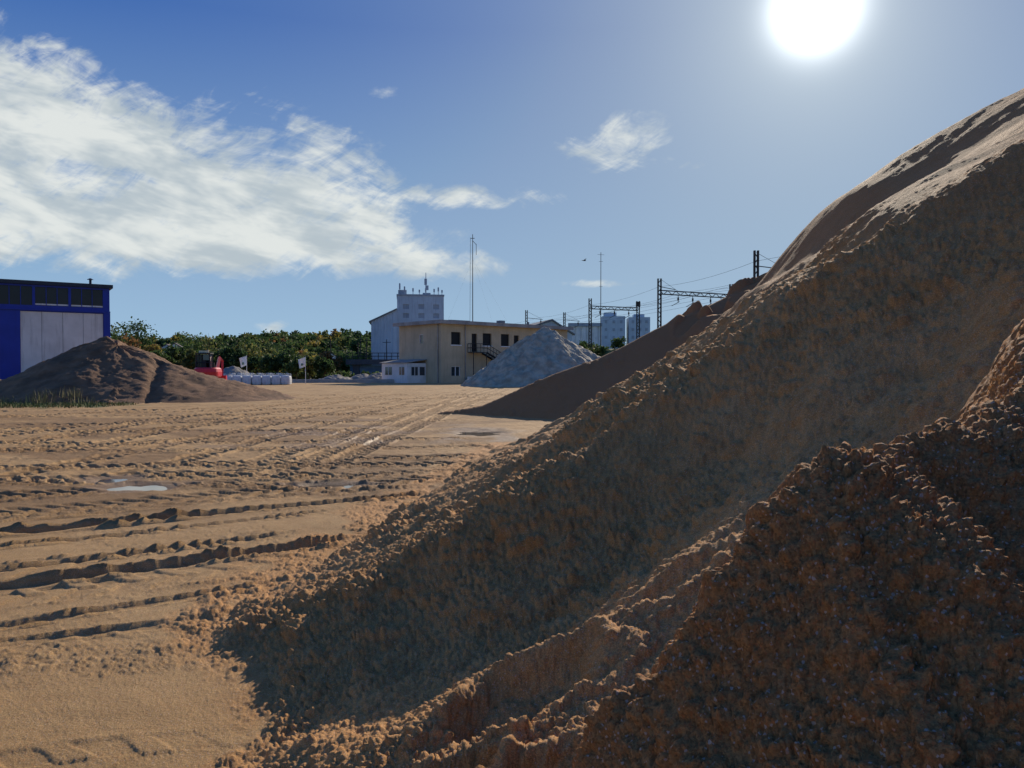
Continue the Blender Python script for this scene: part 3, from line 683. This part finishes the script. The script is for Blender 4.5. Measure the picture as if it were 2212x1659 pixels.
for cx,cy,n_,h_ in((-21.0,34.5,60,.7),(-19.9,34.8,70,.8),(-20.6,34.0,40,.6),(-22.6,34.2,50,.4),(-18.6,33.6,30,.4)):
    for _ in range(n_): blade(cx+rng.normal()*.28,cy+rng.normal()*.3,h_*rng.uniform(.5,1.1),.12,0)
for _ in range(5200):
    x=rng.uniform(-28,-16.5); y=rng.uniform(30.5,35.5)
    if ((x+22)/7)**2+((y-33)/3)**2<rng.uniform(.3,1.1): blade(x,y,rng.uniform(.05,.16),.05,1 if rng.rand()<.7 else 0)
o=mesh_obj('grass',v,f,[straw,greeng]); o.data.polygons.foreach_set('material_index',mi)

def house(x,y,z,s,r):
    H_=empty('house',(x,y,z),r); mb=MB(); mb.extr([(-4*s,0),(4*s,0),(4*s,3.2*s),(0,5.6*s),(-4*s,3.2*s)],-3.5*s,3.5*s); mb.obj('walls',cream,H_)
    mb=MB(); mb.extr([(-4.5*s,3.0*s),(0,5.7*s),(4.5*s,3.0*s),(4.5*s,3.25*s),(0,6.0*s),(-4.5*s,3.25*s)],-3.9*s,3.9*s); mb.obj('roof',mat('slate_roof',(.10,.08,.08),.7,.2),H_)
    mb=MB(); mb.box(-2.5*s,-1.2*s,-3.6*s,-3.505*s,1*s,2.3*s).box(1.2*s,2.5*s,-3.6*s,-3.505*s,1*s,2.3*s).box(-.5*s,.5*s,-3.6*s,-3.505*s,0,2.1*s); mb.obj('windows_and_door',shutter,H_)
house(PX(380,228),228,4.8,.8,.3); house(PX(366,232),232,5.2,.7,.1); house(PX(664,226),226,1.0,.8,-.2); house(PX(705,240),240,2.5,.8,.6)

# ------------------------------------------------------------------ bulk bags
bagm=mat('woven_bag',(.66,.67,.66),.75,.15,3,.3,10)
def bag(x,y,rz,s=1):
    N=14;v=[];f=[]
    lv=[(-.0,.80),(.06,.96),(.3,1.04),(.6,1.03),(.85,.97),(.96,.86),(1.0,.55)]
    for (z,k_) in lv:
        for i in range(N*2):
            a=2*math.pi*i/(N*2); c_,s_=math.cos(a),math.sin(a); e=.35
            v.append((.46*k_*abs(c_)**e*(1 if c_>0 else -1),.46*k_*abs(s_)**e*(1 if s_>0 else -1),z*.95+.02*math.sin(a*3+x*7)))
    M=N*2
    for j in range(len(lv)-1):
        for i in range(M): f.append((j*M+i,j*M+(i+1)%M,(j+1)*M+(i+1)%M,(j+1)*M+i))
    f.append(tuple(range((len(lv)-1)*M,len(lv)*M)))
    mb=MB(); mb.v=v; mb.f=f
    for sx_ in(-1,1):
        for sy_ in(-1,1):
            p=[(sx_*.42,sy_*.30,.88),(sx_*.40,sy_*.24,1.12),(sx_*.33,sy_*.2,1.16),(sx_*.28,sy_*.32,1.1),(sx_*.3,sy_*.4,.9)]
            for a,b_ in zip(p[:-1],p[1:]): mb.beam(a,b_,.022,k=4)
    o=mb.obj('bulk_bag',bagm,None,(x,y,0),rz); o.scale=(s,s,s); return o
for i in range(7): bag(-29.4+i*.98,79.5+i*.12+rng.normal()*.06,rng.normal()*.1)
for i in range(6): bag(-29.0+i*1.0,80.9+rng.normal()*.1,rng.normal()*.1,1.05)

def flag(x,y,h,seed):
    Fg=empty('flag',(x,y,0)); mb=MB(); mb.beam((0,0,0),(0,0,h),.035,.02); mb.obj('pole',cream,Fg)
    n=10;v=[];f=[]
    for i in range(n+1):
        for j in range(n+1):
            u=i/n;w=j/n; v.append((-.85*u*(1-.25*w)+.02, .09*math.sin(u*7+w*2+seed)*u, h-.05-1.0*w*(1-.15*u)-.45*u*(.6+.3*w)))
    for i in range(n):
        for j in range(n): f.append((i*(n+1)+j,(i+1)*(n+1)+j,(i+1)*(n+1)+j+1,i*(n+1)+j+1))
    mesh_obj('cloth',v,f,mat('flag_cloth',(.78,.78,.76),.8,.05),Fg,smooth=True)
    mb=MB(); mb.box(-.45,-.25,-.14,-.13,h-1.0,h-.75); mb.obj('plain_mark',mat('grey_mark',(.12,.2,.14),.8),Fg)
flag(PX(533,82),82,3.1,0); flag(PX(660,84),84,3.0,2)

# ------------------------------------------------------------------ excavator (seen from its rear)
red=mat('red_paint',(.60,.02,.03),.35,.08,1,spec=.5)
E=empty('excavator',(PX(447,70),70,0),math.radians(10))
mb=MB()
for sx_ in(-1,1):
    x0,x1=(sx_*1.0-.22,sx_*1.0+.22); pr=[]
    for i in range(16):
        a=2*math.pi*i/16; pr.append((math.cos(a)*.38+(1.25 if math.cos(a)>0 else -1.25),.40+math.sin(a)*.38))
    n=len(mb.v)
    for xx in(x0,x1):
        for (yy,zz) in pr: mb.v.append((xx,yy,zz))
    for i in range(16): j=(i+1)%16; mb.f.append((n+i,n+j,n+16+j,n+16+i))
    mb.f.append(tuple(range(n,n+16))); mb.f.append(tuple(range(n+16,n+32))[::-1])
mb.box(-.78,.78,-.7,.7,.35,.85); mb.obj('tracks',steelk,E)
base=[]
n=14
for i in range(n+1):
    a=math.pi+math.pi*i/n; base.append((1.05*math.cos(a),-.35+.85*math.sin(a)))
base=base+[(1.05,1.3),(-1.05,1.3)]
k0=len(base); mb=MB()
for z_,s_ in((.90,.94),(1.0,1.0),(1.35,1.02),(1.62,.97),(1.75,.86)):
    for (xx,yy) in base: mb.v.append((xx*s_,yy*s_,z_))
for L_ in range(4):
    for i in range(k0): j=(i+1)%k0; mb.f.append((L_*k0+i,L_*k0+j,(L_+1)*k0+j,(L_+1)*k0+i))
mb.f.append(tuple(range(4*k0,5*k0))); mb.obj('body',red,E,smooth=False)
mb=MB(); 
for (xx,yy) in((-.95,.0),(-.95,1.3),(.25,.0),(.25,1.3)): mb.beam((xx,yy,1.7),(xx*.95,yy,3.0),.055,k=4)
mb.box(-1.0,.32,-.08,1.4,3.0,3.1); mb.beam((-.95,0,2.2),(.25,0,2.2),.035,k=4)
mb.beam((.7,-.5,1.75),(.7,-.5,2.2),.06)
mb.box(-.55,-.15,.4,.5,1.75,2.45).box(-.55,-.15,.5,.9,1.75,1.95); mb.obj('cab_frame',steelk,E)
mb=MB(); mb.box(-.9,.2,1.26,1.28,1.76,2.97).box(-.94,-.92,.06,1.24,1.76,2.97).box(.22,.24,.06,1.24,1.76,2.97); mb.obj('cab_glass',glass,E)
mb=MB(); mb.box(-.75,-.0,.3,.7,3.103,3.3).beam((.1,.1,3.1),(.1,.1,3.35),.08); mb.obj('roof_box_and_beacon',mat('cream_plastic',(.7,.65,.45),.5),E)
mb=MB(); mb.beam((.6,1.1,1.3),(.6,2.6,2.7),.2,.16,4).beam((.6,2.6,2.7),(.6,4.0,2.4),.16,.13,4).beam((.6,4.0,2.4),(.6,3.8,1.0),.12,.1,4).box(.2,1.0,3.5,4.1,.35,1.0); mb.obj('boom_arm_bucket',red,E)

mb=MB(); mb.beam((-.25,0,0),(.15,0,.02),.03,.07).beam((.15,0,.02),(.3,0,.03),.07,.02); mb.poly([(-.1,0,.02),(.12,0,.03),(.0,.55,.16),(-.12,.45,.14)]); mb.poly([(-.1,0,.02),(.12,0,.03),(.0,-.55,.18),(-.12,-.45,.15)]); mb.poly([(-.25,0,0),(-.42,.08,0),(-.42,-.08,0)])
mb.obj('bird',steelk,None,(8.4,90,14.3),.5)

# ------------------------------------------------------------------ world
w=bpy.data.worlds.new('World'); scene.world=w; w.use_nodes=True; t=NT(w.node_tree)
try:
    w.cycles.sampling_method='MANUAL'; w.cycles.sample_map_resolution=256
except Exception: pass
bg=t.n['Background']; bg.inputs['Strength'].default_value=.1
sky=t.node('ShaderNodeTexSky',sky_type='NISHITA'); sky.sun_disc=False; sky.sun_elevation=el; sky.sun_rotation=az
sky.air_density=1.0; sky.dust_density=.4; sky.ozone_density=3.0; sky.altitude=100
D_=t.node('ShaderNodeTexCoord').outputs['Generated']
sep=t.node('ShaderNodeSeparateXYZ'); t.l.new(D_,sep.inputs[0]); dx_,dy_,dz_=sep.outputs
yy=t.m('MAXIMUM',dy_,.12); U=t.m('DIVIDE',dx_,yy); V_=t.m('DIVIDE',dz_,yy)
cb=t.node('ShaderNodeCombineXYZ'); t.l.new(U,cb.inputs[0]); t.l.new(V_,cb.inputs[1])
def rotmap(rz,sc):
    mp=t.node('ShaderNodeMapping',vector_type='TEXTURE'); t.l.new(cb.outputs[0],mp.inputs[0]); mp.inputs['Rotation'].default_value=(0,0,rz)
    m2=t.node('ShaderNodeVectorMath',operation='MULTIPLY'); t.l.new(mp.outputs[0],m2.inputs[0]); m2.inputs[1].default_value=sc; return m2.outputs[0]
nA=t.noise(rotmap(math.radians(-17),(4.5,13,1)),1.0,8,.66,.5)
nB=t.noise(rotmap(math.radians(30),(15,36,1)),1.0,4,.65,.7)
nC=t.noise(rotmap(math.radians(-14),(4.0,12,1)),1.7,4,.6,.2)
def uv(l): return [((a-1106)/1661,(800-b)/1661) for a,b in l]
top=t.curve(U,uv([(-1300,0),(-300,0),(-60,10),(60,50),(150,90),(300,165),(420,205),(560,260),(700,295),(820,345),(880,410),(930,490),(1000,540),(1040,580),(1100,640),(1900,660)]),-1.45,.5,0,.6)
bot=t.curve(U,uv([(-1300,600),(-300,600),(0,590),(200,584),(420,604),(520,608),(640,585),(760,598),(900,604),(1010,600),(1040,592),(1100,585),(1900,580)]),-1.45,.5,0,.6)
mk=t.m('MINIMUM',t.m('SUBTRACT',top,V_),t.m('MULTIPLY',t.m('SUBTRACT',V_,bot),2.2))
mask=t.m('MULTIPLY',mk,13.0)
ELL=[(1010,428,210,36,-1,.70),(700,285,170,36,-12,.45),(1340,312,150,75,12,.62),(1430,350,130,24,-6,.45),(590,706,60,22,0,.95),(1310,613,130,14,0,.5),(826,200,70,24,5,.35),(900,568,210,40,-3,1.0)]
for (px,py,a,b_,an,wt_) in ELL:
    cu,cv=(px-1106)/1661,(800-py)/1661; an=math.radians(an); ca,sa=math.cos(an),math.sin(an)
    p=t.m('MULTIPLY_ADD',V_,sa*1661/a,t.m('MULTIPLY_ADD',U,ca*1661/a,-(cu*ca+cv*sa)*1661/a))
    q=t.m('MULTIPLY_ADD',V_,ca*1661/b_,t.m('MULTIPLY_ADD',U,-sa*1661/b_,(cu*sa-cv*ca)*1661/b_))
    r=t.m('SUBTRACT',wt_,t.m('MULTIPLY_ADD',p,p,t.m('MULTIPLY',q,q)))
    mask=t.m('MAXIMUM',mask,r)
mask=t.m('MINIMUM',t.m('MAXIMUM',mask,-1.5),1.05)
den=t.m('ADD',t.m('MULTIPLY',mask,.9),t.m('ADD',t.m('MULTIPLY',t.m('SUBTRACT',nA,.5),3.0),t.m('MULTIPLY',t.m('SUBTRACT',nB,.5),1.6)))
cl_a=t.ramp(den,-.05,.92)
cl_a=t.m('MULTIPLY',cl_a,t.m('MULTIPLY',t.ramp(dy_,.1,.3),.94))
ccol=t.mix(t.ramp(nC,.38,.62),(4.8,5.5,5.9,1),(7.8,8.1,7.8,1))
dt=t.node('ShaderNodeVectorMath',operation='DOT_PRODUCT'); t.l.new(D_,dt.inputs[0]); dt.inputs[1].default_value=SUN
angd=t.m('MULTIPLY',t.m('ARCCOSINE',t.m('MINIMUM',dt.outputs['Value'],.999999)),180/math.pi)
hz=t.ramp(dz_,0.0,.40,0,1,False)
grad=t.mix(hz,(3.4,5.4,7.3,1),(.12,1.05,4.2,1))
haze=t.m('EXPONENT',t.m('MULTIPLY',angd,-1/17.0))
grad=t.mix(t.m('MULTIPLY',haze,.92),grad,(4.7,5.5,5.8,1))
sc_=t.node('ShaderNodeVectorMath',operation='MINIMUM'); t.l.new(sky.outputs[0],sc_.inputs[0]); sc_.inputs[1].default_value=(4.5,5.5,6.6)
clear=t.mix(.88,sc_.outputs[0],grad)
g1=t.m('MULTIPLY',t.m('EXPONENT',t.m('MULTIPLY',t.m('MULTIPLY',angd,angd),-1/4.2)),26.0)
g2=t.m('MULTIPLY',t.m('EXPONENT',t.m('MULTIPLY',angd,-1/5.0)),3.0)
glow=t.m('ADD',g1,g2)
base=t.mix(cl_a,clear,ccol)
gc=t.node('ShaderNodeCombineColor'); 
for i,k_ in enumerate((.97,1.0,1.0)): t.l.new(t.m('MULTIPLY',glow,k_),gc.inputs[i])
fin=t.mix(1.0,base,gc.outputs[0],'ADD'); t.l.new(fin,bg.inputs['Color'])

sl=bpy.data.lights.new('sun','SUN'); sl.energy=5.0; sl.angle=math.radians(.5); sl.color=(1,.89,.73)
so=bpy.data.objects.new('sun',sl); so.rotation_euler=SUN.to_track_quat('Z','Y').to_euler(); so.location=(20,50,30); link(so)
cam=bpy.data.cameras.new('camera'); cam.sensor_width=36; cam.lens=27.03; cam.clip_start=.05; cam.clip_end=8000
co=bpy.data.objects.new('camera',cam); co.location=(0,0,CAMZ); co.rotation_euler=(math.radians(90-1.02),0,0); link(co); scene.camera=co
